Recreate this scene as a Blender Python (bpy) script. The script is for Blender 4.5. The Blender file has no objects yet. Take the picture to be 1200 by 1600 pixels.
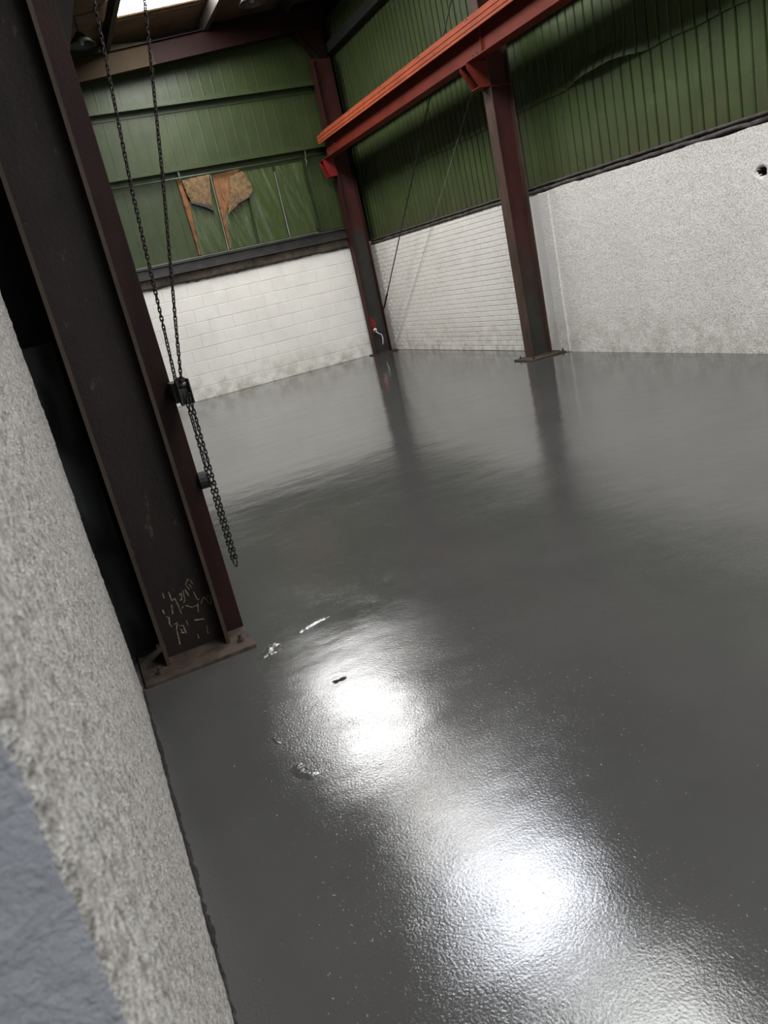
import bpy, bmesh, math, random
from mathutils import Vector, Matrix, noise
random.seed(7)
SC = bpy.context.scene
COL = SC.collection
R = math.radians

# ------------------------------------------------------------------ camera
yaw, pitch, roll = R(19.85), R(-17.16), R(-12.97)
fw = Vector((math.sin(yaw)*math.cos(pitch), math.cos(yaw)*math.cos(pitch), math.sin(pitch)))
rt = Vector((math.cos(yaw), -math.sin(yaw), 0)); up = rt.cross(fw)
rt2 = math.cos(roll)*rt + math.sin(roll)*up
up2 = -math.sin(roll)*rt + math.cos(roll)*up
M = Matrix(((rt2.x, up2.x, -fw.x), (rt2.y, up2.y, -fw.y), (rt2.z, up2.z, -fw.z))).to_4x4()
M.translation = Vector((0, 0, 1.56))
cd = bpy.data.cameras.new('camera'); cam = bpy.data.objects.new('camera', cd); COL.objects.link(cam)
cam.matrix_world = M
cd.sensor_fit = 'VERTICAL'; cd.sensor_height = 24; cd.lens = 1201.4/1600*24
cd.clip_start = 0.02; cd.clip_end = 100
cd.dof.use_dof = True; cd.dof.focus_distance = 6.0; cd.dof.aperture_fstop = 5.0
SC.camera = cam

# ------------------------------------------------------------------ world, exposure
SC.view_settings.view_transform = 'Standard'; SC.view_settings.look = 'None'
SC.view_settings.gamma = 1; SC.view_settings.use_curve_mapping = False
SC.view_settings.exposure = 0.98
w = bpy.data.worlds.new('world'); SC.world = w; w.use_nodes = True
w.node_tree.nodes['Background'].inputs[0].default_value = (0.88, 0.93, 1.0, 1)
w.node_tree.nodes['Background'].inputs[1].default_value = 1.5
SKY = 16.0          # radiance of the daylit fibreglass rooflights

# ------------------------------------------------------------------ materials
class NT:
    def __init__(s, name):
        s.m = bpy.data.materials.new(name); s.m.use_nodes = True
        s.t = s.m.node_tree; s.b = s.t.nodes['Principled BSDF']
        s.tc = s.t.nodes.new('ShaderNodeTexCoord'); s.co = s.tc.outputs['Object']
        s.geo = s.t.nodes.new('ShaderNodeNewGeometry'); s.pos = s.geo.outputs['Position']
    def n(s, typ, **kw):
        x = s.t.nodes.new(typ)
        for k, v in kw.items():
            if k.startswith('i_'):
                x.inputs[k[2:].replace('_', ' ')].default_value = v
            else: setattr(x, k, v)
        return x
    def L(s, a, b): s.t.links.new(a, b)
    def noise(s, scale, detail=4, rough=.55, vec=None, stretch=None, dist=0):
        x = s.n('ShaderNodeTexNoise', i_Scale=scale, i_Detail=detail, i_Roughness=rough, i_Distortion=dist)
        v = vec or s.pos
        if stretch:
            mp = s.n('ShaderNodeMapping'); mp.inputs['Scale'].default_value = stretch
            s.L(v, mp.inputs[0]); v = mp.outputs[0]
        s.L(v, x.inputs['Vector']); return x.outputs['Fac']
    def ramp(s, fac, stops, mode='LINEAR'):
        x = s.n('ShaderNodeValToRGB'); r = x.color_ramp; r.interpolation = mode
        while len(r.elements) < len(stops): r.elements.new(.5)
        for e, (p, c) in zip(r.elements, stops):
            e.position = p
            e.color = (c, c, c, 1) if not hasattr(c, '__len__') else (*c, 1)
        s.L(fac, x.inputs[0]); return x.outputs[0]
    def mix(s, fac, a, b):
        x = s.n('ShaderNodeMix', data_type='RGBA')
        for k, v in ((0, fac), (6, a), (7, b)):
            if isinstance(v, (int, float)): x.inputs[k].default_value = v
            elif isinstance(v, tuple): x.inputs[k].default_value = (*v, 1)
            else: s.L(v, x.inputs[k])
        return x.outputs[2]
    def math(s, op, a, b=0.0, c=None):
        x = s.n('ShaderNodeMath', operation=op)
        for i, v in enumerate((a, b) if c is None else (a, b, c)):
            if isinstance(v, (int, float)): x.inputs[i].default_value = v
            else: s.L(v, x.inputs[i])
        return x.outputs[0]
    def sep(s, v=None):
        x = s.n('ShaderNodeSeparateXYZ'); s.L(v or s.pos, x.inputs[0]); return x.outputs
    def color(s, c):
        if isinstance(c, tuple): s.b.inputs['Base Color'].default_value = (*c, 1)
        else: s.L(c, s.b.inputs['Base Color'])
    def set(s, k, v):
        if isinstance(v, (int, float)): s.b.inputs[k].default_value = v
        else: s.L(v, s.b.inputs[k])
    def bump(s, h, dist=.002, strength=1.0):
        x = s.n('ShaderNodeBump'); x.inputs['Distance'].default_value = dist
        if isinstance(strength, (int, float)): x.inputs['Strength'].default_value = strength
        else: s.L(strength, x.inputs['Strength'])
        s.L(h, x.inputs['Height'])
        prev = getattr(s, 'lastb', None)
        if prev: s.L(prev, x.inputs['Normal'])
        s.lastb = x.outputs[0]
        if s.b.inputs['Normal'].links: s.t.links.remove(s.b.inputs['Normal'].links[0])
        s.L(x.outputs[0], s.b.inputs['Normal'])

def simple(name, c, rough=.6, metal=0, var=.25, scale=6, bump=0, c2=None, thr=.55, sc2=9):
    k = NT(name)
    f = k.noise(scale, 5)
    lo = tuple(v*(1-var) for v in c); hi = tuple(min(1, v*(1+var)) for v in c)
    col = k.ramp(f, [(.3, lo), (.7, hi)])
    if c2:
        col = k.mix(k.ramp(k.noise(sc2, 8, .65), [(thr, 0), (thr+.12, 1)]), col, c2)
    k.color(col); k.set('Roughness', rough); k.set('Metallic', metal)
    if bump: k.bump(k.noise(scale*12, 5), bump)
    return k.m

# floor: fresh grey resin coat, glossy, rippled
def floor_mat():
    k = NT('grey_floor_resin')
    base = k.ramp(k.noise(.9, 6, .6), [(.3, (.049, .0485, .047)), (.7, (.065, .064, .061))])
    k.color(base)
    k.set('Roughness', k.ramp(k.noise(1.3, 5), [(.35, .07), (.7, .12)]))
    k.set('IOR', 1.64)
    patch = k.ramp(k.noise(1.1, 4, .6, dist=.4), [(.40, .45), (.62, 1.0)])
    k.bump(k.noise(1.7, 3, .5, stretch=(1, 1.6, 1)), .004, .9)        # slow undulation
    k.bump(k.noise(9, 4, .55, stretch=(1, 1.8, 1), dist=.6), .0004, patch)  # trowel ripples
    mr = k.n('ShaderNodeMapRange'); mr.inputs[1].default_value = 3.2; mr.inputs[2].default_value = 7
    mr.inputs[3].default_value = 1; mr.inputs[4].default_value = .22; k.L(k.sep()[1], mr.inputs[0])
    pk = k.math('MULTIPLY', patch, mr.outputs[0])
    k.bump(k.noise(125, 3, .6), .00085, pk)                        # orange peel
    k.bump(k.ramp(k.noise(70, 2, .5), [(.68, 0), (.74, 1)]), .0003, patch)  # stipple left by roller
    return k.m

def white_paint(name, rough_scale, rough_dist, stain=.5, tint=(.80, .785, .745), low=True, pits=False):
    k = NT(name)
    st = k.ramp(k.noise(1.1, 7, .65), [(.42, 0), (.72, 1)])
    col = k.mix(k.math('MULTIPLY', st, stain), tint, (.60, .57, .51))
    st2 = k.ramp(k.noise(2.3, 6, .7, stretch=(1, 1, .5)), [(.55, 0), (.75, 1)])
    col = k.mix(k.math('MULTIPLY', st2, stain*.7), col, (.58, .60, .50))
    z = k.sep()[2]
    if low:
        lowm = k.n('ShaderNodeMapRange'); lowm.inputs[1].default_value = 0; lowm.inputs[2].default_value = .55
        lowm.inputs[3].default_value = 1; lowm.inputs[4].default_value = 0; k.L(z, lowm.inputs[0])
        d = k.math('MULTIPLY', lowm.outputs[0], k.ramp(k.noise(5, 7, .7), [(.42, 0), (.66, 1)]))
        col = k.mix(k.math('MULTIPLY', d, .75), col, (.33, .30, .21))
    if pits:
        p = k.ramp(k.noise(rough_scale, 4, .6), [(.38, 1), (.54, 0)])
        col = k.mix(k.math('MULTIPLY', p, .55 if pits is True else pits), col, (.33, .30, .26))
    k.color(col); k.set('Roughness', .62)
    k.bump(k.noise(rough_scale, 4, .6), rough_dist)
    k.bump(k.noise(rough_scale*4, 3, .6), rough_dist*.2)
    return k.m

def green_paint(name, dirt=.6, gloss=.38):
    k = NT(name)
    c = k.ramp(k.noise(1.6, 6, .6), [(.3, (.038, .056, .017)), (.7, (.058, .081, .025))])
    streak = k.ramp(k.noise(3.2, 7, .7, stretch=(3, 3, .35)), [(.50, 0), (.70, 1)])
    c = k.mix(k.math('MULTIPLY', streak, dirt), c, (.035, .036, .022))
    if dirt <= .4: c = k.mix(.30, c, (0, 0, 0))
    if dirt > .4:
        pale = k.ramp(k.noise(2.1, 8, .75), [(.58, 0), (.70, 1)])
        c = k.mix(k.math('MULTIPLY', pale, .35), c, (.11, .15, .065))
        z = k.sep()[2]
        mr = k.n('ShaderNodeMapRange'); mr.inputs[1].default_value = 2.05; mr.inputs[2].default_value = 2.7
        mr.inputs[3].default_value = 1; mr.inputs[4].default_value = 0; k.L(z, mr.inputs[0])
        g = k.math('MULTIPLY', mr.outputs[0], k.ramp(k.noise(7, 7, .7), [(.40, 0), (.62, 1)]))
        c = k.mix(k.math('MULTIPLY', g, .7), c, (.07, .055, .035))
    k.color(c); k.set('Roughness', gloss+.06); k.set('Specular IOR Level', .32)
    k.bump(k.noise(14, 4), .002)
    return k.m

def primer(name, c, c2, thr=.58, gloss=.5, scuff_sheen=False):
    """red lead primer with grimy patches; splash = pale scuffs, and sheen patches put into the colour"""
    k = NT(name)
    col = k.ramp(k.noise(3, 6, .6), [(.3, tuple(v*.75 for v in c)), (.7, tuple(v*1.2 for v in c))])
    col = k.mix(k.ramp(k.noise(5, 8, .7, stretch=(1, 1, .4)), [(thr, 0), (thr+.15, 1)]), col, c2)
    if scuff_sheen:
        sc = k.ramp(k.noise(20, 8, .8, stretch=(1, 1, .35)), [(.60, 0), (.70, 1)])  # pale scuffs, with patches of sheen painted in as colour
        col = k.mix(k.math('MULTIPLY', sc, .35), col, (.19, .17, .14))
    k.color(col); k.set('Roughness', gloss+.12); k.set('Specular IOR Level', .16)
    k.bump(k.noise(60, 4), .0012)
    return k.m

MF = floor_mat()
M_block = white_paint('painted_blockwork', 55, .0025, .40, (.88, .85, .79))
M_brick = white_paint('painted_brickwork', 45, .003, .45, (.82, .79, .735))
M_rough = white_paint('painted_roughcast', 60, .010, .40, (.83, .795, .74), pits=True)
M_near = white_paint('painted_pebbledash', 68, .022, .25, (.86, .82, .765), low=False, pits=.85)
M_jamb = white_paint('shaded_jamb_render', 40, .008, .4, (.24, .245, .262), low=False)  # end face of the white wall toned darker, shade put into the colour
M_mortar = white_paint('painted_mortar', 60, .002, .4, (.80, .785, .745))
M_green = green_paint('green_sheet_paint', .75, .42)
M_greenb = green_paint('green_lining_paint', .30, .36)
M_film = NT('green_plastic_film')
M_film.color(M_film.ramp(M_film.noise(2.5, 5), [(.3, (.034, .050, .014)), (.7, (.048, .068, .020))]))
M_film.set('Roughness', .32); M_film.bump(M_film.noise(7, 4, .6, stretch=(2.2, 1, .6), dist=1.5), .004); M_film = M_film.m
M_red = primer('red_primer', (0.1252, 0.0186, 0.0102), (0.0464, 0.0162, 0.0102), .60, .45)
M_orange = primer('orange_red_primer', (0.3080, 0.0647, 0.0277), (0.1355, 0.0370, 0.0216), .62, .5)
M_raft = primer('rafter_red_primer', (0.0126, 0.0027, 0.0020), (0.0063, 0.0027, 0.0018), .6, .5)
M_raftp = primer('rafter_brown_repaint', (.034, .020, .0075), (0.0081, 0.0046, 0.0027), .6, .5)
M_dark = primer('dark_brown_steel', (0.0155, 0.0107, 0.0090), (0.0090, 0.0086, 0.0071), .50, .36, True)
M_darkred = primer('dark_red_steel', (0.0163, 0.0051, 0.0040), (0.0075, 0.0047, 0.0037), .55, .45)
M_mid = primer('maroon_steel', (0.0377, 0.0113, 0.0088), (0.0142, 0.0120, 0.0100), .54, .45)
M_upcol = None
M_colbase = primer('grey_worn_steel', (0.0275, 0.0265, 0.0225), (0.0425, 0.0150, 0.0100), .60, .45)
def zsplit(name='column_web_two_tone', za=2.5, zb=2.9, up=((.036, .010, .008), (.06, .016, .012))):
    k = NT(name); z = k.sep()[2]
    n_ = k.math('MULTIPLY', k.noise(5, 6, .6), .9)
    f = k.n('ShaderNodeMapRange'); f.inputs[1].default_value = za; f.inputs[2].default_value = zb
    k.L(k.math('ADD', z, n_), f.inputs[0])
    k.color(k.mix(f.outputs[0], k.ramp(k.noise(6, 6), [(.3, (.022, .023, .019)), (.7, (.038, .036, .030))]), k.ramp(k.noise(4, 5), [(.3, up[0]), (.7, up[1])])))
    k.set('Roughness', .6); k.set('Specular IOR Level', .28); return k.m
M_colbase = zsplit()
M_midweb = zsplit('middle_column_web', 1.0, 2.2, ((.036, .010, .008), (.056, .015, .011)))
M_midfl = primer('middle_column_flange', (.075, .045, .034), (.036, .034, .026), .52, .5, True)
M_edge = primer('flange_edge_highlight', (0.0401, 0.0284, 0.0201), (0.0189, 0.0119, 0.0083), .55, .4)
M_rust = simple('rusty_plate', (0.0408, 0.0264, 0.0168), .85, 0, .5, 12, .004, (0.0168, 0.0106, 0.0072), .55)
M_chain = simple('oiled_chain_steel', (.008, .007, .006), .5, .2, .3, 20)
M_rustchain = simple('rusty_chain_steel', (0.0126, 0.0071, 0.0050), .55, .5, .3, 20)
M_black = simple('void_black', (.004, .004, .004), 1)
M_shadow = simple('dark_stored_junk', (.025, .022, .020), .6, 0, .5, 7)
M_roof = simple('brown_fibre_roof_sheet', (0.1056, 0.0607, 0.0290), .75, 0, .35, 3, .002)
M_purlin = simple('dark_purlin_steel', (0.0330, 0.0270, 0.0228), .6, 0, .3, 5)
M_eaves = simple('black_eaves_steel', (.012, .014, .010), .8)
M_sill = simple('black_sill_steel', (0.0264, 0.0238, 0.0211), .45, 0, .5, 5, .002, (0.0634, 0.0528, 0.0422), .60, 4)
M_timber = simple('grimy_sill_timber', (0.0630, 0.0480, 0.0330), .8, 0, .5, 5, .006, (0.0180, 0.0132, 0.0108), .52, 6)
M_zinc = simple('pale_zinc_edge', (.26, .27, .22), .4, .2, .2, 8)
M_flash = simple('rusty_grey_flashing', (0.0595, 0.0504, 0.0420), .8, 0, .4, 9, .008, (0.0525, 0.0224, 0.0126), .55, 5)
M_insul = simple('orange_brown_insulation_paper', (0.2079, 0.0894, 0.0291), .7, 0, .35, 9, .01, (0.1248, 0.0541, 0.0209), .58, 6)
M_insul2 = simple('tan_insulation_wool', (0.2267, 0.1429, 0.0690), .85, 0, .4, 14, .02, (0.1183, 0.0591, 0.0246), .56, 9)
M_pipe = simple('green_painted_pipe', (0.0425, 0.0600, 0.0275), .4)
M_lamp = simple('dark_lamp_shade', (.012, .012, .012), .45)
M_wire = simple('dark_wire_rope', (.035, .033, .030), .5, .6)
M_wirep = simple('pale_thin_cable', (.30, .28, .24), .6)
M_cord = simple('pale_cord', (.62, .60, .55), .7)
M_redp = simple('bright_red_paint', (.19, .010, .008), .45)
M_chalk = simple('tan_chalk_marks', (0.1800, 0.1500, 0.1020), .9, 0, .5, 60)
M_deb = simple('black_debris', (.018, .015, .013), .35, 0, .6, 30, .01, (.10, .09, .08), .66, 60)
M_shut = simple('dark_shutter_steel', (.035, .033, .032), .5, .3)

def sky_mat(name, strength, tint):
    k = NT(name)
    e = k.n('ShaderNodeEmission'); e.inputs[0].default_value = (*tint, 1); e.inputs[1].default_value = strength
    k.L(e.outputs[0], k.t.nodes['Material Output'].inputs[0]); return k.m

# ------------------------------------------------------------------ helpers
def link(name, me, mat=None, parent=None, kind=None, label=None, cat=None, group=None):
    o = bpy.data.objects.new(name, me); COL.objects.link(o)
    if mat and me is not None and not me.materials: me.materials.append(mat)
    if parent: o.parent = parent
    if kind: o['kind'] = kind
    if label: o['label'] = label
    if cat: o['category'] = cat
    if group: o['group'] = group
    return o
def empty(name, loc=(0, 0, 0), label=None, cat=None, group=None, kind=None):
    o = link(name, None, label=label, cat=cat, group=group, kind=kind); o.location = loc; return o
class MB:
    def __init__(s): s.v = []; s.f = []
    def box(s, x0, x1, y0, y1, z0, z1):
        b = len(s.v)
        s.v += [(x, y, z) for z in (z0, z1) for y in (y0, y1) for x in (x0, x1)]
        s.f += [tuple(b+i for i in q) for q in ((0, 2, 3, 1), (4, 5, 7, 6), (0, 1, 5, 4), (2, 6, 7, 3), (0, 4, 6, 2), (1, 3, 7, 5))]
        return s
    def prism(s, pts, axis, a, b):
        """pts 2D polygon extruded along axis from a to b; (u,v) = the other two axes in xyz order"""
        n = len(pts); k = len(s.v)
        def P(u, v, w): return {'x': (w, u, v), 'y': (u, w, v), 'z': (u, v, w)}[axis]
        s.v += [P(u, v, a) for u, v in pts] + [P(u, v, b) for u, v in pts]
        s.f += [tuple(range(k, k+n)), tuple(range(k+2*n-1, k+n-1, -1))]
        s.f += [(k+i, k+(i+1) % n, k+n+(i+1) % n, k+n+i) for i in range(n)]
        return s
    def tube(s, pts, r, n=8, closed=False):
        pts = [Vector(p) for p in pts]; k = len(s.v); m = len(pts)
        up = Vector((0, 0, 1))
        for i, p in enumerate(pts):
            if closed: t = (pts[(i+1) % m]-pts[i-1]).normalized()
            else: t = (pts[min(i+1, m-1)]-pts[max(i-1, 0)]).normalized()
            a = up if abs(t.dot(up)) < .9 else Vector((1, 0, 0))
            u = t.cross(a).normalized(); v = t.cross(u)
            rr = r[i] if hasattr(r, '__len__') else r
            for j in range(n):
                an = 2*math.pi*j/n
                s.v.append(tuple(p+rr*(math.cos(an)*u+math.sin(an)*v)))
        for i in range(m if closed else m-1):
            i2 = (i+1) % m
            for j in range(n):
                s.f.append((k+i*n+j, k+i*n+(j+1) % n, k+i2*n+(j+1) % n, k+i2*n+j))
        if not closed:
            s.f.append(tuple(k+j for j in range(n))[::-1]); s.f.append(tuple(k+(m-1)*n+j for j in range(n)))
        return s
    def cyl(s, a, b, r, n=12): return s.tube([a, b], r, n)
    def grid(s, nu, nv, fn, wrap=False):
        k = len(s.v)
        for j in range(nv+1):
            for i in range(nu+1): s.v.append(tuple(fn(i/nu, j/nv)))
        for j in range(nv):
            for i in range(nu):
                a = k+j*(nu+1)+i; s.f.append((a, a+1, a+nu+2, a+nu+1))
        return s
    def mesh(s, name, smooth=False):
        me = bpy.data.meshes.new(name); me.from_pydata(s.v, [], s.f); me.update()
        bm = bmesh.new(); bm.from_mesh(me); bmesh.ops.recalc_face_normals(bm, faces=bm.faces); bm.to_mesh(me); bm.free()
        if smooth: me.shade_smooth()
        return me
    def obj(s, name, mat, parent=None, smooth=False, bevel=0, **kw):
        o = link(name, s.mesh(name, smooth), mat, parent, **kw)
        if bevel:
            m = o.modifiers.new('bevel', 'BEVEL'); m.width = bevel; m.segments = 2; m.limit_method = 'ANGLE'
        return o
def fb(x, y, z, o=4): return noise.fractal(Vector((x, y, z)), 1.0, 2.0, o)

D, W = 14.55, 6.20         # back wall face (y), right wall face (x)
WH = 2.05                  # height of the white masonry
def roof_z(x): return 5.98 + .10*(x-2.5)

# ================================================================== STRUCTURE
# ---- floor
fl = MB().grid(60, 120, lambda u, v: (-3.2+u*9.9, -5+v*20.2, 0)).obj('floor', MF, kind='structure')

# ---- back wall: painted concrete blocks, course by course
wb = MB().box(-3.2, 6.4, D+.004, D+.22, 0, WH+.06).obj('wall_back', M_mortar, kind='structure')
wb_top = MB().box(-3.2, 6.6, D+.16, D+.22, WH+.06, 6.6).obj('outer_cladding', M_black, wb)
def block_mesh(w_, h_, d_, c=.005):
    mb = MB()
    mb.v = [(x, y, z) for y, i in ((d_, 0), (c, 0), (0, c)) for x, z in ((i, i), (w_-i, i), (w_-i, h_-i), (i, h_-i))]
    mb.f = [(8, 9, 10, 11)]
    for a in (0, 4):
        mb.f += [(a+i, a+(i+1) % 4, a+4+(i+1) % 4, a+4+i) for i in range(4)]
    return mb.mesh('block')
BM = {}
for r_ in range(9):
    off = .225 if r_ % 2 else 0
    z0 = r_*.2275 + .006
    x = 6.12 + off
    while x > 1.2:
        x0 = x-.44; x1 = min(x, 6.19)
        wd = round(x1-x0, 3)
        if wd > .06:
            if wd not in BM:
                BM[wd] = block_mesh(wd, .2195, .03); BM[wd].materials.append(M_block)
            o = bpy.data.objects.new('block', BM[wd]); COL.objects.link(o); o.parent = wb
            o.location = (x0, D-random.uniform(0, .0025), z0); o.rotation_euler = (random.uniform(-.002, .002), 0, random.uniform(-.002, .002))
        x -= .448
# ---- right wall: painted brick bay then roughcast bay
wr = MB().box(W+.005, W+.24, 8.82, D+.2, 0, WH).box(W+.13, W+.24, -5, 8.82, 0, WH).obj('wall_right', M_mortar, kind='structure')
MB().box(W+.18, W+.24, -5, D+.2, WH, 6.6).obj('outer_cladding', M_black, wr)
mb = MB()
for r_ in range(27):
    y = 9.12 - (.1125 if r_ % 2 else 0)
    while y < 14.5:
        y0, y1 = max(y, 9.12)+.005, y+.22
        if y1-y0 > .03:
            j = random.uniform(0, .0015)
            b = len(mb.v); c = .003; z0, z1 = r_*.0757+.003, r_*.0757+.0695
            mb.v += [(W+.03, y0, z0), (W+.03, y1, z0), (W+.03, y1, z1), (W+.03, y0, z1),
                     (W-j, y0+c, z0+c), (W-j, y1-c, z0+c), (W-j, y1-c, z1-c), (W-j, y0+c, z1-c)]
            mb.f += [(b+4, b+5, b+6, b+7)] + [(b+i, b+(i+1) % 4, b+4+(i+1) % 4, b+4+i) for i in range(4)]
        y += .225
mb.obj('brickwork', M_brick, wr, kind='stuff')
def rc(u, v):
    y = -1.0+u*9.82; z = v*(2.03+.02*fb(y*2, 0, 3))
    d = .003*fb(y*7, z*7, 1) + .0025*fb(y*20, z*20, 5)
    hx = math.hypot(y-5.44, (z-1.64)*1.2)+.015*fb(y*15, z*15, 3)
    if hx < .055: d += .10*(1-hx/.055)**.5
    return (W-.012+d, y, z)
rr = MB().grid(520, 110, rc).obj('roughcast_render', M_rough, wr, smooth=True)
rr.data.materials.append(M_black)  # hole interior: bare dark masonry, its shade painted in as black
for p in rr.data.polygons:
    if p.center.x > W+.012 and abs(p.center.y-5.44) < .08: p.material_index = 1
# narrow plastered strip beside the middle column
MB().box(W-.035, W+.02, 8.60, 8.82, 0, 2.02).obj('plaster_strip', M_rough, wr, bevel=.008)

# ---- left wall, right beside the camera: path in plan, swept upward
def jitter_wall():
    path = []
    def add(x, y, nx, ny): path.append((x, y, nx, ny))
    for i in range(25): add(-.42+i/24*.312, .52, 0, -1)
    for i in range(1, 7):
        a = math.pi/2*i/7; add(-.108+.008*math.sin(a), .528-.008*math.cos(a), math.sin(a), -math.cos(a))
    for i in range(330): add(-.10, .535+i/329*2.87, 1, 0)
    for i in range(1, 7):
        a = math.pi/2*i/7; add(-.125+.025*math.cos(a), 3.405+.025*math.sin(a), math.cos(a), math.sin(a))
    for i in range(16): add(-.125-i/15*.30, 3.43, 0, 1)
    n = len(path)-1
    def fn(u, v):
        x, y, nx, ny = path[min(n, round(u*n))]; z = v*2.25
        d = .003*fb(x*5, y*5, z*5) + .0050*abs(fb(x*38, y*38, z*38, 2)) + .004*fb(x*1.3, y*1.3, z*1.3+9, 2)
        return (x+nx*d, y+ny*d, z)
    return MB().grid(n, 230, fn)
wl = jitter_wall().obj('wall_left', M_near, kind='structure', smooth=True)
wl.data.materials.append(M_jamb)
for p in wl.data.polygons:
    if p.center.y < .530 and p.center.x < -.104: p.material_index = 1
MB().box(-.42, -.13, .55, 3.40, .02, 2.24).obj('wall_core', M_mortar, wl)
MB().box(-.42, -.16, .55, 3.40, 2.24, 6.1).obj('upper_cladding', M_greenb, wl)
# bay behind the wall end: unlit recess, outer wall, black panel added for darkness
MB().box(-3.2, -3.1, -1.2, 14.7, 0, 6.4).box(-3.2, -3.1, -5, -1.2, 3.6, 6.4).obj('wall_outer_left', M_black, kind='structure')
MB().box(-3.1, .12, 3.90, 3.98, 0, 6.0).obj('wall_void_shade', M_black, kind='structure')  # black panel added so the gap looks like a dark void
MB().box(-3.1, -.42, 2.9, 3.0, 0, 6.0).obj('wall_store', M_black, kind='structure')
MB().box(-3.2, 1.2, -5.1, -5.0, 0, 6.6).box(5.4, 6.4, -5.1, -5.0, 0, 6.6).box(1.2, 5.4, -5.1, -5.0, 3.6, 6.6).obj('wall_rear', M_greenb, kind='structure')  # unseen rear wall, opening added to let sky light in as fill
# dark debris in the joint along the foot of the left wall
mb = MB()
def deb(u, v):
    y = .45+u*2.95
    wd = .007+.012*max(0, fb(y*4, 0, 0)+.1)+.006*fb(y*30, 3, 0)
    a = v*math.pi
    return (-.098+wd*math.sin(a*.5)*1.2, y, .016*math.cos(a*.5)+.004*fb(y*40, v*5, 1))
mb.grid(500, 4, deb).obj('trim_debris', M_deb, kind='structure')

# ---- green cladding on the back wall (above the sill), with horizontal rails
def lining(x0, x1, z0, z1):
    mb = MB(); pr = []
    x = x0+.0008
    while x < x1-.001:
        for dx, dy in ((0, 0), (.155, 0), (.163, -.0012), (.185, -.0012), (.193, 0)):
            if x+dx < x1-.0008: pr.append((x+dx, D+.10+dy))
        x += .2
    pr.append((x1-.0008, D+.10))
    n = len(pr)-1
    mb.grid(n, 6, lambda u, v: (pr[round(u*n)][0], pr[round(u*n)][1]+.006*fb(pr[round(u*n)][0]*1.5, v*2, z0), z0+v*(z1-z0)))
    return mb
x = -1.2
while x < 6.2:
    x1 = min(x+1.0, 6.2)
    for z0, z1 in ((2.47, 3.95), (3.951, 5.95)):
        lining(x, x1, z0, z1).obj('lining_sheet', M_greenb, wb, smooth=False)
    x = x1
for z in (3.90, 4.93):
    mb = MB().prism([(D+.10, z), (D-.06, z-.01), (D-.06, z+.065), (D-.045, z+.065), (D-.045, z+.006), (D+.10, z+.02)], 'x', -1.2, 5.80)
    mb.prism([(D+.10, z-.10), (D+.085, z-.10), (D+.085, z), (D+.10, z)], 'x', -1.2, 5.8)
    mb.obj('wall_rail', M_greenb, wb)
# ---- right wall cladding: box-profile sheets in two tiers, ribs every 150 mm
XC = W+.06
def ribsheet(y0, y1, z0, z1, off=0, bulge=None):
    pr = []; y = y0
    while y < y1-.01:
        for dy, dx in ((0, 0), (.118, 0), (.126, .028), (.142, .028)):
            if y+dy <= y1: pr.append((y+dy, dx))
        y += .15
    pr.append((y1, 0)); n = len(pr)-1; nz = 14
    def fn(u, v):
        y, dx = pr[round(u*n)]; z = z0+v*(z1-z0)
        d = .006*fb(y*1.2, z*1.2, off)
        if bulge:
            yc, hw, amp, hz = bulge
            t = max(0, 1-((y-yc)/hw)**2)*max(0, 1-(z-z0)/hz)**2
            d -= amp*t
            z += .05*t
        return (XC+dx+off-(-d), y, z+.006*math.sin(y*9)*(1-v))
    return MB().grid(n, nz, fn)
y = 14.55
tops = 5.95
while y > 1.0:
    y0 = y-.9
    ribsheet(y0, y+.01, 2.06, 3.10, .012).obj('cladding_sheet', M_green, wr)
    bl = (7.4, .62, .09, .35) if y0-.3 < 7.4 < y+.3 else None
    ribsheet(y0, y+.01, 3.03, tops, -.002, bl).obj('cladding_sheet', M_green, wr)
    y = y0
# side rail half hidden behind the crane beam
MB().prism([(W+.06, 3.90), (W-.09, 3.88), (W-.09, 4.03), (W-.075, 4.03), (W-.075, 3.90), (W+.06, 3.92)], 'y', 1.0, 14.5).obj('wall_rail', M_greenb, wr)
MB().prism([(W+.06, 5.38), (W-.10, 5.36), (W-.10, 5.52), (W-.085, 5.52), (W-.085, 5.38), (W+.06, 5.40)], 'y', 1.0, 14.5).obj('wall_rail', M_eaves, wr)
# ragged mortar and rusty angle on top of the right wall
def fil(z0, dz, dx, seed, amp):
    def fn(u, v):
        y = 1.0+u*13.45; a = v*math.pi
        k = fb(y*3.2, seed, 0)*amp+fb(y*17, seed, 0)*amp*.5
        return (W+.05-(dx+k*.6)*math.sin(a), y, z0+dz*(.5-.5*math.cos(a))+k*(1-v))
    return MB().grid(420, 6, fn)
fil(2.025, .065, .075, 1, .026).obj('trim_mortar_fillet', simple('grey_mortar', (.075, .068, .058), .9, 0, .5, 9, .01, (.03, .022, .018), .52, 5), kind='structure', smooth=True)
fil(2.085, .045, .070, 8, .012).obj('trim_flashing', M_flash, kind='structure', smooth=True)
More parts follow.
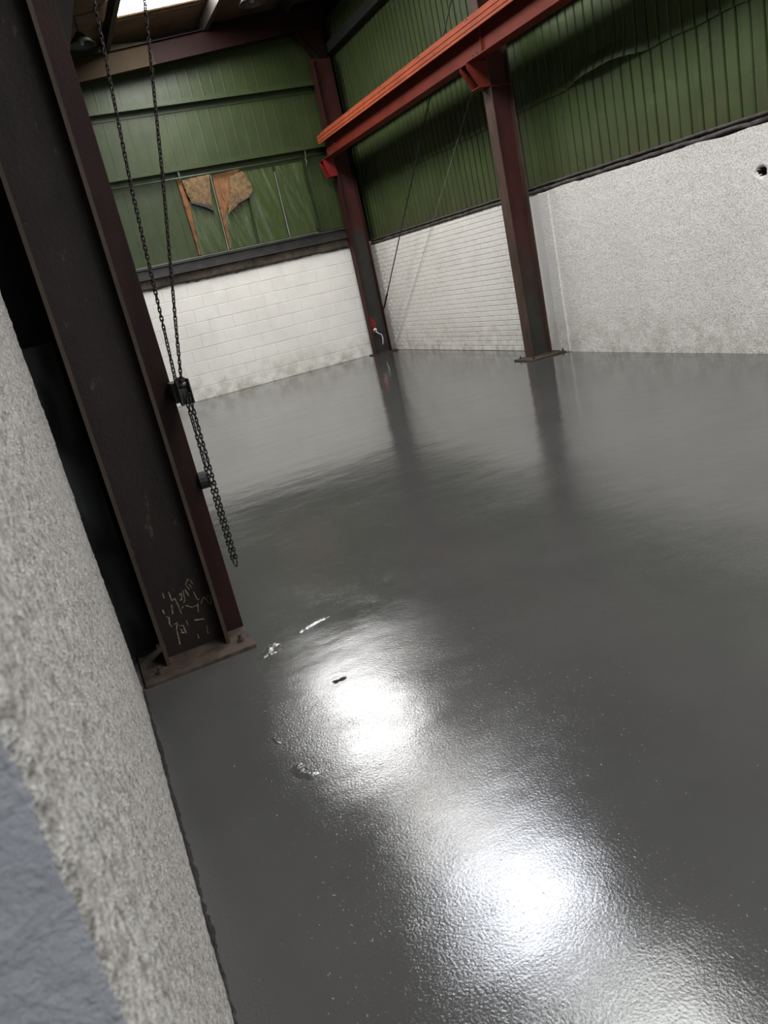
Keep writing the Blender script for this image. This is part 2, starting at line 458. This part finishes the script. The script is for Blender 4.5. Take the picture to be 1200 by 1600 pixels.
# ---- sill on the back wall: timber, dark channel, pale drip edge
sl = empty('trim_sill', (0, D, 2.1), kind='structure')
sl.location = (0, 0, 0)
def timb(u, v):
    x = -.6+u*6.35; P_ = ((D+.1, 2.07), (D-.025, 2.075), (D-.05, 2.11), (D-.05, 2.24), (D+.1, 2.25))[round(v*4)]
    k = fb(x*2.3, 0, v*3)*.012+fb(x*11, 0, v*3)*.008
    return (x, P_[0]-k, P_[1]+k*(1.5 if v < .5 else .3))
MB().grid(260, 4, timb).obj('timber_plate', M_timber, sl)
MB().prism([(D+.1, 2.25), (D-.10, 2.25), (D-.10, 2.285), (D-.055, 2.30), (D-.055, 2.40), (D-.10, 2.415), (D-.10, 2.45), (D+.1, 2.45)], 'x', -.6, 5.76).obj('steel_channel', M_sill, sl)
MB().prism([(D+.1, 2.45), (D-.105, 2.452), (D-.105, 2.462), (D+.1, 2.475)], 'x', -.6, 5.2).obj('drip_edge', M_zinc, sl)

# ---- roof: fibre sheets between purlins, daylit fibreglass sheets in one row
ce = MB().box(-3.2, 6.6, -5.1, 14.8, 6.75, 6.8).obj('ceiling', M_black, kind='structure')
def roofsheet(x0, x1, y0, y1, dz=0):
    mb = MB(); n = int((y1-y0)/.0365)
    n = max(n, 8)
    return mb.grid(n, 1, lambda u, v: (x0+v*(x1-x0), y0+u*(y1-y0), roof_z(x0+v*(x1-x0))+dz+.022*math.sin((y0+u*(y1-y0))*2*math.pi/.146)))
PX = [-1.15, .55, 2.30, 3.98, 5.45]
lights = [(13.45, 10.9, .68, (1, .99, .97)), (9.75, 8.35, .5, (1, .99, .96)), (7.75, 6.2, .75, (.90, .93, 1)), (5.3, 3.6, .42, (.98, 1, .98)), (2.2, .2, .9, (1, 1, 1)), (-1, -3.5, .9, (1, 1, 1))]
def sheets(x0, x1, y0, y1):
    n = max(1, round((y1-y0)/1.0)); s = (y1-y0)/n
    for i in range(n): roofsheet(x0, x1+.06, y0+i*s, y0+(i+1)*s+.01, .004*(i % 2)).obj('roof_sheet', M_roof, ce)
XS = PX + [6.45]
for i in range(len(XS)-1):
    if i == 2:
        cuts = [14.7] + [c for l in lights for c in l[:2]] + [-5]
        for a, b in zip(cuts[::2], cuts[1::2]): sheets(XS[i], XS[i+1], b, a)
    else: sheets(XS[i], XS[i+1], -5, 14.7)
sheets(-3.15, PX[0], -5, 14.7)
for i, (y1, y0, s, t) in enumerate(lights):
    roofsheet(2.36, 3.92, y0, y1, -.01).obj('window_%d' % (i+1), sky_mat('daylit_fibreglass_%d' % i, SKY*s, t), kind='structure')
for x in PX:
    zt = roof_z(x)-.03
    t = empty('purlin', (x, 14.0, zt-.2), 'dark steel roof purlin running over the rafters, %s' % {0: '', 1: ''}.get(9, ''), 'beam')
    t['kind'] = 'structure'; del t['label']; del t['category']; t.name = 'trim_purlin'; t.location = (0, 0, 0)
    MB().prism([(x-.03, zt-.2), (x+.045, zt-.2), (x+.045, zt-.175), (x+.037, zt-.175), (x+.037, zt-.192), (x-.022, zt-.192), (x-.022, zt-.008), (x+.045, zt-.008), (x+.045, zt), (x-.03, zt)], 'y', -5, 14.55).obj('purlin', M_purlin, t)

# ================================================================== STEEL FRAME
def isec(x0, x1, y0, y1, tf=.014, tw=.009):
    """plan polygon of an I-section: flanges at x0 and x1, web in the XZ plane"""
    ym = (y0+y1)/2
    return [(x0, y0), (x0+tf, y0), (x0+tf, ym-tw/2), (x1-tf, ym-tw/2), (x1-tf, y0), (x1, y0), (x1, y1), (x1-tf, y1), (x1-tf, ym+tw/2), (x0+tf, ym+tw/2), (x0+tf, y1), (x0, y1)]
def bolt(x, y, z, parent, mat=M_rust, h=.03, r=.014):
    MB().cyl((x, y, z), (x, y, z+h*.5), r, 6).cyl((x, y, z+h*.5), (x, y, z+h), r*.55, 8).obj('bolt', mat, parent)
def column(x0, x1, y0, y1, ztop, label, mflange, mweb, plate, bolts, s=1):
    t = empty('steel_column', ((x0+x1)/2, (y0+y1)/2, 0), label, 'column', 'steel columns of the hall')
    O = Vector(t.location)
    def sh(mb): mb.v = [tuple(Vector(v)-O) for v in mb.v]; return mb
    ym = (y0+y1)/2; tf = .016; zb = .018
    sh(MB().box(x0, x0+tf, y0, y1, zb, ztop)).obj('flange', mflange, t, bevel=.003)
    sh(MB().box(x1-tf, x1, y0, y1, zb, ztop)).obj('flange', mflange, t, bevel=.003)
    sh(MB().box(x0+tf, x1-tf, ym-.006, ym+.006, zb, ztop)).obj('web', mweb, t)
    px0, px1, py0, py1 = plate
    sh(MB().box(px0, px1, py0, py1, 0.0, .018)).obj('base_plate', M_rust, t, bevel=.003)
    for bx, by in bolts:
        sh(MB().cyl((bx, by, .018), (bx, by, .034), .016, 6).cyl((bx, by, .034), (bx, by, .055), .009, 8)).obj('bolt', M_rust, t)
    return t, sh
def bracket(t, sh, x0, xt, y0, y1, ztop, zbot, mat, s=-1):
    """tapered bracket carrying the crane beam: gusset plate, top plate and lower stiffener"""
    ym = (y0+y1)/2
    xe = x0+s*.26
    pts = [(x0, zbot), (x0+s*.15, zbot), (xt, ztop-.07), (xt, ztop), (x0, ztop)]
    sh(MB().prism([(p[0], p[1]) for p in pts], 'y', y0+.004, y0+.016)).obj('bracket_gusset', mat, t)
    sh(MB().prism([(p[0], p[1]) for p in pts], 'y', y1-.016, y1-.004)).obj('bracket_gusset', mat, t)
    a, b = sorted((x0, x0+s*.16)); sh(MB().box(a, b, y0, y1, zbot-.012, zbot)).obj('bracket_plate', mat, t, bevel=.003)
    a, b = sorted((x0, xt)); sh(MB().box(a, b, y0, y1, ztop-.014, ztop)).obj('bracket_plate', mat, t, bevel=.003)
    p, q_ = (x0+s*.15, zbot), (xt, ztop-.07)

ZB = 3.635      # underside of the crane beam
cmid, sh = column(5.785, 6.10, 8.90, 9.08, 5.27, 'maroon steel column standing midway along the right wall on a bolted base plate', M_midfl, M_midweb,
                  (5.62, 6.19, 8.68, 9.12), [(5.69, 8.75), (6.16, 8.74), (5.69, 9.06)])
bracket(cmid, sh, 5.785, 5.51, 8.90, 9.08, ZB, 3.36, M_red)
MBt = sh(MB().box(5.785, 6.10, 8.90, 9.08, 3.34, 3.352)).obj('stiffener', M_red, cmid)
cbk, sh = column(5.72, 6.06, 14.20, 14.40, 5.27, 'red and grey steel column in the far corner where the block wall meets the brick wall', M_mid, M_colbase,
                 (5.66, 6.16, 14.12, 14.46), [(5.69, 14.15), (6.12, 14.15)])
bracket(cbk, sh, 5.72, 5.50, 14.20, 14.40, ZB, 3.34, simple('bright_red_bracket', (.16, .008, .008), .4))
# red paint blob on its web
mb = MB(); pts = []
for i in range(22):
    a = 2*math.pi*i/22; r_ = .085+.02*math.sin(3*a+1)
    pts.append((5.80+r_*math.cos(a)*.75-.0, .60+r_*math.sin(a)*1.9-.04*math.cos(a)))
pts = [(max(p[0], 5.738), p[1]) for p in pts]
sh(MB().prism(pts, 'y', 14.2905, 14.294)).obj('paint_blob', M_redp, cbk, label='bright red paint blob')

# near column
LW = 3.642
cl, sh = column(.040, .350, 3.55, 3.75, 5.3, 'dark brown steel column with chalk scrawl near its foot, beside the near white wall', M_darkred, M_dark,
                (-.08, .452, 3.43, 3.86), [(.0, 3.50), (.40, 3.52)])
sh(MB().prism([(.355, 3.70), (.355, 3.688), (.452, 3.688), (.452, 3.80), (.442, 3.80), (.442, 3.70)], 'z', .018, 5.3)).obj('door_guide', M_darkred, cl, bevel=.002)
# thin paler strips: highlight along the flange edges put into the colour
sh(MB().box(.039, .0575, 3.5475, 3.5515, .02, 5.2)).obj('edge_highlight', M_edge, cl)
sh(MB().box(.3335, .351, 3.5475, 3.5515, .02, 5.2)).obj('edge_highlight', M_edge, cl)
sh(MB().cyl((.452, 3.69, .80), (.490, 3.685, .80), .042, 14).cyl((.490, 3.685, .80), (.500, 3.684, .80), .034, 14)).obj('round_stop', M_lamp, cl, label='dark round stop on the column edge', smooth=False)
STROKES = [[(0.126, 0.3415), (0.1256, 0.3144)], [(0.1543, 0.3375), (0.1554, 0.2892), (0.1717, 0.2967), (0.1775, 0.2531), (0.1792, 0.2108)], [(0.188, 0.2352), (0.2002, 0.2443)], [(0.1932, 0.3056), (0.2073, 0.3105), (0.2009, 0.2785), (0.1915, 0.2787)], [(0.2195, 0.3196), (0.2142, 0.27), (0.2048, 0.2598)], [(0.2298, 0.3225), (0.2377, 0.2851)], [(0.2391, 0.343), (0.2558, 0.3675), (0.2606, 0.3623)], [(0.241, 0.3388), (0.2497, 0.315)], [(0.2663, 0.3601), (0.2728, 0.3337)], [(0.2542, 0.3407), (0.2639, 0.3199)], [(0.2641, 0.2992), (0.2709, 0.2516), (0.2819, 0.2508)], [(0.2813, 0.2267), (0.302, 0.2535), (0.31, 0.2365)], [(0.3222, 0.2563), (0.3129, 0.2354), (0.317, 0.2163), (0.3269, 0.2055), (0.334, 0.2413), (0.3251, 0.2551)], [(0.2097, 0.244), (0.2354, 0.2236), (0.2612, 0.224)], [(0.2668, 0.2323), (0.2577, 0.1904)], [(0.1084, 0.2215), (0.1186, 0.2139), (0.1121, 0.1818), (0.1186, 0.1617)], [(0.1308, 0.1708), (0.1477, 0.1745), (0.1346, 0.1413), (0.1318, 0.1002), (0.1285, 0.0625)], [(0.1515, 0.1555), (0.1695, 0.1518), (0.1725, 0.1083)], [(0.1525, 0.1375), (0.1582, 0.1247)], [(0.1507, 0.1207), (0.164, 0.1118)], [(0.2284, 0.1563), (0.2736, 0.1454)], [(0.1902, 0.168), (0.1923, 0.1426)], [(0.1484, 0.2713), (0.1401, 0.2228)], [(0.1019, 0.2619), (0.1047, 0.2402)], [(0.2751, 0.1058), (0.2698, 0.0652)], [(0.2223, 0.0809), (0.2216, 0.0562)]]
mb = MB()
for st in STROKES:
    wv = .0021
    for (x0, z0), (x1, z1) in zip(st, st[1:]):
        d = Vector((x1-x0, 0, z1-z0)); 
        if d.length < 1e-5: continue
        n_ = Vector((-d.z, 0, d.x)).normalized()*wv*random.uniform(.6, 1.3)
        a = Vector((x0, 3.6425, z0)); b = Vector((x1, 3.6425, z1)); k = len(mb.v); e = Vector((0, .002, 0))
        for q_ in (a-n_, a+n_, b+n_, b-n_): mb.v += [tuple(q_), tuple(q_+e)]
        mb.f += [(k, k+2, k+4, k+6), (k, k+1, k+3, k+2), (k+2, k+3, k+5, k+4), (k+4, k+5, k+7, k+6), (k+6, k+7, k+1, k)]
sh(mb).obj('chalk_scrawl', M_chalk, cl, label='pale chalk scrawl')

# ---- rafters
def rafter(y, name, label, two_tone):
    t = empty(name, (2.5, y, 5.4), label, 'roof beam', 'rafters of the hall')
    O = Vector(t.location); zb = lambda x: 5.36+.0975*(x-1.8); dp = .34
    def sl_(mb): mb.v = [tuple(Vector((v[0], v[1], v[2]+(zb(v[0])-zb(0) if True else 0)))-O) for v in mb.v]; return mb
    z0 = zb(0)
    segs = [(-1.2, 3.02, M_raftp), (3.02, 6.05, M_raft)] if two_tone else [(-1.2, 6.05, M_raft)]
    for a, b, m in segs:
        sl_(MB().box(a, b, y-.006, y+.006, z0+.012, z0+dp-.012)).obj('web', m, t)
        sl_(MB().box(a, b, y-.075, y+.075, z0, z0+.012)).obj('flange', m, t)
        sl_(MB().box(a, b, y-.075, y+.075, z0+dp-.012, z0+dp)).obj('flange', m, t)
    # haunch down to the column
    MBh = MB().prism([(5.55-O.x, zb(5.55)-O.z), (5.92-O.x, 5.28-O.z), (6.05-O.x, 5.28-O.z), (6.05-O.x, zb(6.05)-O.z)], 'y', -.006, .006).obj('haunch_web', M_raft, t)
    MB().prism([(5.55-O.x, zb(5.55)-O.z), (5.785-O.x, 5.30-O.z), (5.785-O.x, 5.285-O.z), (5.54-O.x, zb(5.55)-.015-O.z)], 'y', -.075, .075).obj('haunch_flange', M_raft, t)
    return t
rafter(14.30, 'rafter', 'red and brown steel rafter across the green back wall under the roof', True)
rafter(8.99, 'rafter', 'steel rafter over the middle column, above the crane beam', False)

# ---- crane beams (I-section, capping channel, rail)
def crane_beam(xc, y0, y1, label, mw, mc):
    t = empty('crane_beam', (xc, y1, ZB), label, 'beam', 'crane beams along the two sides'); O = Vector(t.location)
    def sh(mb): mb.v = [tuple(Vector(v)-O) for v in mb.v]; return mb
    z = ZB
    sh(MB().box(xc-.095, xc+.095, y0, y1, z, z+.016)).obj('bottom_flange', mw, t, bevel=.003)
    sh(MB().box(xc-.006, xc+.006, y0, y1, z+.016, z+.36)).obj('web', mw, t)
    sh(MB().box(xc-.095, xc+.095, y0, y1, z+.36, z+.376)).obj('top_flange', mw, t)
    sh(MB().prism([(xc-.13, z+.255), (xc-.118, z+.255), (xc-.118, z+.377), (xc+.118, z+.377), (xc+.118, z+.255), (xc+.13, z+.255), (xc+.13, z+.39), (xc-.13, z+.39)], 'y', y0, y1)).obj('capping_channel', mc, t, bevel=.003)
    for dz in (.29, .345):
        sh(MB().prism([(xc-.13, z+dz), (xc-.137, z+dz+.004), (xc-.137, z+dz+.012), (xc-.13, z+dz+.016)], 'y', y0, y1)).obj('raised_strip', mc, t)
    sh(MB().prism([(xc-.065, z+.39), (xc+.065, z+.39), (xc+.065, z+.40), (xc+.015, z+.412), (xc+.015, z+.425), (xc+.034, z+.43), (xc+.034, z+.455), (xc-.034, z+.455), (xc-.034, z+.43), (xc-.015, z+.425), (xc-.015, z+.412), (xc-.065, z+.40)], 'y', y0, y1+.06)).obj('crane_rail', mc, t)
    y = y1-.25; k = 0
    while y > y0:
        sh(MB().box(xc-.115, xc-.055, y-.03, y+.03, z+.388, z+.402).cyl((xc-.09, y, z+.40), (xc-.09, y, z+.418), .010, 6)).obj('rail_clip', M_rust, t)
        y -= 1.3
    for ys in (9.0, 14.1):
        if y0 < ys < y1:
            sh(MB().box(xc-.035, xc-.006, ys-.35, ys-.344, z+.016, z+.36)).obj('stiffener', mw, t)
            for dy in (-.05, .05, -.14):
                sh(MB().cyl((xc-.07, ys-.25+dy, z+.016), (xc-.07, ys-.25+dy, z+.042), .014, 6)).obj('bolt', M_rust, t)
    return t
crane_beam(5.62, 1.5, 14.22, 'long orange-red crane beam on brackets along the right wall', M_red, M_orange)
crane_beam(.76, 3.9, 14.2, 'grey crane beam running back above the near dark column', M_dark, M_dark)

# ================================================================== SMALL THINGS
# roller shutter closing the bay behind the near column
sh_ = empty('roller_shutter', (.2, 6.75, 0), 'dark roller shutter behind the near column', 'shutter')
for i in range(34):
    z = .01+i*.10
    MB().prism([(-.01, z), (.012, z+.015), (.012, z+.08), (-.01, z+.097), (-.02, z+.097), (-.02, z)], 'y', -2.44, 2.5).obj('slat', M_shut, sh_)
MB().cyl((0, -2.44, 3.65), (0, 2.5, 3.65), .22, 20).obj('drum', M_shut, sh_, smooth=False)

# crumpled sheeting in the gap between wall and column
def junk(u, v):
    x = -.38+u*.40; z = .02+v*1.55
    return (x, 3.80+.05*fb(x*6, z*3, 2, 2), z)
MB().grid(26, 90, junk).obj('plastic_sheeting', simple('black_plastic', (.006, .006, .006), .65), smooth=True,
    label='crumpled black plastic sheeting in the gap behind the near column', cat='sheeting')

# conduit under the back rail
t = empty('conduit_pipe', (0, D-.02, 3.78), 'thin green painted pipe under the lower rail of the back wall', 'pipe')
MB().cyl((1.0, 0, 0), (5.68, 0, 0), .016, 10).obj('pipe', M_pipe, t, smooth=True)
for x in (2.95, 5.31):
    MB().box(x-.016, x+.016, -.02, -.012, -.02, .11).obj('strap', M_pipe, t)
MB().tube([(5.29, -.02, -.02), (5.30, -.03, -.10), (5.28, -.035, -.17), (5.255, -.03, -.20)], .017, 8).obj('pipe_tail', M_pipe, t, smooth=True)

# green plastic film over the insulation, below the conduit
def film(name, outline_top, outline_bot, seed, label, yo=.02):
    """top and bottom are lists of (x,z) left and right ends; film with creases"""
    (xa, za), (xb, zb_) = outline_top; (xc, zc), (xd, zd) = outline_bot
    def fn(u, v):
        xt, zt = xa+(xb-xa)*u, za+(zb_-za)*u
        xo, zo = xc+(xd-xc)*u, zc+(zd-zc)*u
        x, z = xo+(xt-xo)*v, zo+(zt-zo)*v
        d = .014*fb(x*3.5+z*1.2, z*.8, seed, 2)+.006*abs(fb(x*9+z*2, z*1.6, seed+4, 2))
        e = min(u, 1-u)*8; d *= min(1, e+.3)
        return (x, D+yo-abs(d), z)
    return MB().grid(44, 44, fn).obj(name, M_film, smooth=True, label=label, cat='plastic film', group='plastic films on the back wall')
film('plastic_film', ((3.02, 3.40), (3.45, 3.45)), ((2.96, 2.48), (3.45, 2.48)), 1, 'creased green plastic film hanging below the smaller torn flap')
film('plastic_film', ((3.60, 3.12), (4.06, 3.38)), ((3.52, 2.48), (4.02, 2.48)), 2, 'creased green plastic film hanging below the larger torn flap')
film('plastic_film', ((4.10, 3.72), (4.645, 3.72)), ((4.07, 2.48), (4.64, 2.48)), 3, 'wrinkled green plastic film right of the larger torn flap')
film('plastic_film', ((4.69, 3.72), (5.23, 3.72)), ((4.69, 2.48), (5.22, 2.48)), 4, 'green plastic film nearest the corner column, pale streaks at its foot')
# exposed insulation boards: ragged polygons with depth
def slab(name, pts, y, th, mat, parent=None, amp=.006, sub=1, **kw):
    P_ = []
    n = len(pts)
    for i in range(n):
        a, b = pts[i], pts[(i+1) % n]
        L = math.hypot(b[0]-a[0], b[1]-a[1]); m = max(1, int(L/.04))
        for j in range(m):
            t_ = j/m; x = a[0]+(b[0]-a[0])*t_; z = a[1]+(b[1]-a[1])*t_
            P_.append((x+amp*noise.noise(Vector((x*30, z*30, 1))), z+amp*noise.noise(Vector((x*30, z*30, 7)))))
    mb = MB()
    cx = sum(p[0] for p in P_)/len(P_); cz = sum(p[1] for p in P_)/len(P_); k = len(P_)
    rings = [0, .35, .7, 1]
    for r_ in rings[1:]:
        for x, z in P_:
            X, Z = cx+(x-cx)*r_, cz+(z-cz)*r_
            mb.v.append((X, y-.012*fb(X*14, Z*14, 3)-(.0 if r_ == 1 else .012), Z))
    mb.v.append((cx, y-.02, cz)); c = len(mb.v)-1
    for i in range(k): mb.f.append((c, i, (i+1) % k))
    for r_ in range(2):
        for i in range(k): mb.f.append((r_*k+i, (r_+1)*k+i, (r_+1)*k+(i+1) % k, r_*k+(i+1) % k))
    b = len(mb.v); mb.v += [(x, y+th, z) for x, z in P_]
    for i in range(k): mb.f.append((2*k+i, b+i, b+(i+1) % k, 2*k+(i+1) % k))
    return mb.obj(name, mat, parent, **kw)
slab('insulation_flap', [(2.98, 3.74), (3.47, 3.76), (3.42, 3.50), (3.38, 3.22), (3.30, 3.28), (3.05, 3.36), (3.0, 3.5)], D-.03, .03, M_insul2,
     label='smaller torn tan insulation flap, left one under the pipe', cat='insulation', group='torn insulation pieces on the back wall', amp=.015)
MB().prism([(3.03, 3.37), (3.28, 3.28), (3.39, 3.19), (3.385, 3.15), (3.25, 3.24), (3.02, 3.345)], 'y', D-.075, D-.02).obj('curled_edge', M_sill, bpy.data.objects['insulation_flap'])
slab('insulation_strip', [(2.90, 3.80), (2.97, 3.80), (3.02, 3.30), (2.975, 2.49), (2.935, 2.49)], D+.05, .02, M_insul,
     label='long narrow orange insulation strip, left of the smaller torn flap', cat='insulation', group='torn insulation pieces on the back wall')
slab('insulation_strip', [(3.53, 3.74), (4.05, 3.78), (3.99, 3.60), (3.62, 3.10), (3.53, 2.49), (3.505, 2.49)], D+.05, .02, M_insul,
     label='orange insulation tapering to a strip beside the larger torn flap', cat='insulation', group='torn insulation pieces on the back wall')
slab('insulation_flap', [(3.82, 3.66), (4.06, 3.72), (4.16, 3.50), (4.17, 3.38), (4.07, 3.28), (3.85, 3.20), (3.62, 3.06), (3.66, 3.18)], D-.06, .025, M_insul2,
     label='larger folded tan insulation flap, right one under the pipe', cat='insulation', group='torn insulation pieces on the back wall', amp=.012)
for (x0, z0), (x1, z1), lb in (((3.49, 3.75), (3.465, 2.48), 'between the two torn flaps'), ((4.66, 3.62), (4.66, 2.48), 'right of the larger torn flap'), ((4.07, 3.22), (4.03, 2.48), 'under the larger torn flap'), ((5.22, 3.14), (5.24, 2.52), 'nearest the corner column')):
    MB().prism([(x0-.004, z0), (x0+.004, z0), (x1+.006, z1), (x1-.006, z1)], 'y', D-.025, D+.02).obj('lining_batten', M_zinc if lb[0] in 'br' else M_pipe,
        label='thin pale vertical lining strip '+lb, cat='batten', group='lining strips on the back wall')

# bracing rod and thin cable
t = empty('brace_rod', (5.95, 14.0, .8), 'dark diagonal bracing rod from the corner column up behind the crane beam', 'rod')
MB().cyl((.02, 0.0, .02), (.02, -4.5, 3.99), .010, 8).obj('rod', M_wire, t, smooth=True)
MB().cyl((.02, -.05, .06), (.02, -.32, .30), .018, 8).obj('turnbuckle', M_wire, t)
MB().cyl((W-.02, 14.16, .17), (W-.02, 10.0, 3.49), .004, 6).obj('wall_cable', M_wirep, label='thin pale cable slanting across the white brick wall', cat='cable')
# cord hanging on the foot of the corner column
t = empty('hanging_cord', (5.80, 14.16, .46), 'short pale knotted cord hanging from the foot of the corner column', 'cord')
MB().tube([(-.02, 0, 0), (.02, -.02, -.05), (.08, -.02, -.09), (.09, -.02, -.16), (.075, -.02, -.24), (.06, -.02, -.28)], .009, 8).obj('cord', M_cord, t, smooth=True)
mb = MB(); mb.tube([(-.05, 0, .01), (-.04, 0, .03), (-.02, 0, .035), (0, 0, .03), (.005, 0, .0)], [.006, .02, .026, .02, .008], 8); mb.obj('knot', M_cord, t, smooth=True)
MB().tube([(0, 0, .0), (.05, 0, -.03), (.10, 0, .0), (.14, 0, .01), (.15, 0, -.05)], .012, 8).obj('hook', M_lamp, t, smooth=True)

# lamps under the roof
def bay_lamp(x, y, z, label):
    t = empty('bay_lamp', (x, y, z), label, 'lamp', 'bay lamps under the roof')
    mb = MB(); prof = [(.03, .16), (.05, .15), (.07, .12), (.19, 0), (.20, 0), (.08, .13), (.05, .17)]
    mb.grid(28, len(prof)-1, lambda u, v: (prof[round(v*6)][0]*math.cos(u*2*math.pi), prof[round(v*6)][0]*math.sin(u*2*math.pi), prof[round(v*6)][1]))
    mb.obj('shade', M_lamp, t, smooth=True)
    mb = MB(); mb.grid(12, 6, lambda u, v: (.045*math.sin(v*math.pi)*math.cos(u*2*math.pi), .045*math.sin(v*math.pi)*math.sin(u*2*math.pi), .06+.06*math.cos(v*math.pi)))
    mb.obj('bulb', M_zinc, t, smooth=True)
    MB().cyl((0, 0, .16), (0, 0, roof_z(x)-z-.03), .012, 8).obj('stem', M_lamp, t)
    return t
bay_lamp(1.80, 13.1, 5.52, 'unlit dark round bay lamp at the upper left, left of the bright rooflight')
bay_lamp(4.22, 12.3, 5.58, 'unlit dark round bay lamp in the shadow right of the bright rooflight')
MB().tube([(.8, 12.75, 5.86), (1.4, 12.7, 5.72), (2.0, 12.72, 5.80), (2.28, 12.75, 5.95)], .010, 6).obj('roof_wire', M_wire, smooth=True,
    label='black wire sagging under the brown roof sheets, left of the rooflight', cat='wire')

# ---- hand chain: endless loop over a wheel, caught in a guide on the column
ch = empty('hand_chain', (.47, 3.5, 1.25), 'long dark steel hand chain in a V above its guide and a double loop below', 'chain')
LM = MB()
R_, H_ = .0063, .0070
pts = []
for i in range(12):
    a = 2*math.pi*i/12
    x = R_*math.cos(a); z = R_*math.sin(a)+(H_ if math.sin(a) > 0 else -H_ if math.sin(a) < -1e-6 else 0)
    pts.append((x, 0, z))
mb = MB(); mb.tube(pts, .0031, 5, closed=True)
link_me = mb.mesh('link', True); link_me.materials.append(M_chain)
link_me2 = link_me.copy(); link_me2.materials.clear(); link_me2.materials.append(M_rustchain)
PITCH = .0185
O = Vector(ch.location)
def run(path, me, start=0, extra=None):
    """links along a polyline"""
    pts = [Vector(p) for p in path]; out = []; d = 0; i = 0; pos = pts[0]; k = start
    seg = [(a, b, (b-a).length) for a, b in zip(pts, pts[1:])]
    tot = sum(s[2] for s in seg); n = int(tot/PITCH); s_ = 0
    for j in range(n):
        t_ = (j+.5)*PITCH; acc = 0
        for a, b, L in seg:
            if t_ <= acc+L or (a, b, L) == seg[-1]: break
            acc += L
        p = a+(b-a)*((t_-acc)/L); dr = (b-a).normalized()
        q_ = dr.to_track_quat('Z', 'Y')
        e = (q_ @ Matrix.Rotation(R(15+90*(k % 2)+random.uniform(-14, 14)), 4, 'Z').to_quaternion())
        out.append((p, e)); k += 1
    return out
def put(lst, me):
    for p, e in lst:
        o = bpy.data.objects.new('link', me); COL.objects.link(o); o.parent = ch
        o.location = p-O; o.rotation_mode = 'QUATERNION'; o.rotation_quaternion = e
A = run([(.452, 3.50, 1.26), (.470, 3.51, 1.50), (.515, 3.55, 2.10), (.590, 3.60, 2.80), (.604, 3.60, 2.92)], link_me)
B = run([(.474, 3.50, 1.27), (.520, 3.51, 1.50), (.655, 3.55, 2.13), (.79, 3.60, 2.80), (.816, 3.60, 2.92)], link_me)
Cc = run([(.474, 3.48, 1.23), (.470, 3.485, .9), (.4695, 3.50, .42), (.476, 3.50, .385)], link_me)
Dd = run([(.491, 3.48, 1.23), (.4880, 3.485, .9), (.487, 3.50, .42), (.480, 3.50, .388)], link_me, 0)
put(A+B[:120], link_me2); put(Cc+Dd, link_me)
print('LINKS', len(A), len(B), len(Cc), len(Dd))
# run up to the wheel, joined
mb = MB()
for path in ([(.604, 3.60, 2.92), (.72, 3.60, 4.45)], [(.816, 3.60, 2.92), (1.10, 3.60, 4.45)]):
    for p, e in run(path, None):
        k = len(mb.v); mb.v += [tuple(e @ v.co + p - O) for v in link_me.vertices]; mb.f += [tuple(k+i for i in f.vertices) for f in link_me.polygons]
mb.obj('upper_chain', M_rustchain, ch, kind='stuff', smooth=True)
MB().cyl((.44, .08, 3.2), (.44, .12, 3.2), .19, 24).cyl((.44, .0, 3.2), (.44, .45, 3.2), .02, 10).obj('chain_wheel', M_lamp, ch)
# guide on the column edge
t = empty('chain_guide', (.47, 3.52, 1.24), 'black chain guide block fixed to the edge of the near dark column', 'bracket')
MB().box(-.035, .012, .02, .16, -.045, .045).obj('arm', M_lamp, t, bevel=.003)
mb = MB(); mb.prism([(-.018, -.055), (.030, -.060), (.040, -.050), (.032, .055), (.022, .066), (-.008, .066), (-.020, .055)], 'y', -.0, .024).obj('back_plate', M_lamp, t, bevel=.003)
MB().box(-.020, -.014, -.045, .01, -.055, .055).obj('cheek', M_lamp, t, bevel=.002)
MB().box(.031, .037, -.045, .01, -.055, .055).obj('cheek', M_lamp, t, bevel=.002)
MB().cyl((-.018, -.022, .03), (.035, -.022, .03), .012, 10).obj('roller', M_chain, t, smooth=True)
# floor repair scar
MB().grid(14, 8, lambda u, v: (.66+(u-.5)*.055*(1+.2*math.sin(v*9)), 2.82+(v-.5)*.022*(1+.3*math.sin(u*11)), .0015+.003*math.sin(u*math.pi)*math.sin(v*math.pi))).obj('floor_scar', M_deb, fl)

# small ridges where the resin lifted
for rx, ry, L, wd, an in ((.75, 3.44, .20, .030, .35), (.50, 3.36, .12, .05, .9), (.47, 3.30, .09, .03, .2), (.34, 2.32, .12, .05, 1.9), (.31, 2.58, .06, .02, 1.6)):
    ca, sa = math.cos(an), math.sin(an)
    def rg(u, v, rx=rx, ry=ry, L=L, wd=wd, ca=ca, sa=sa):
        a, c = (u-.5)*L, (v-.5)*wd + .25*wd*fb(u*4, rx, ry)
        e = math.sin(u*math.pi)*math.sin(v*math.pi)
        return (rx+a*ca-c*sa, ry+a*sa+c*ca, .0004+e*(.0035+.0045*abs(fb(u*9, v*4, rx, 3))))
    MB().grid(40, 14, rg).obj('resin_ridge', MF, fl, smooth=True)
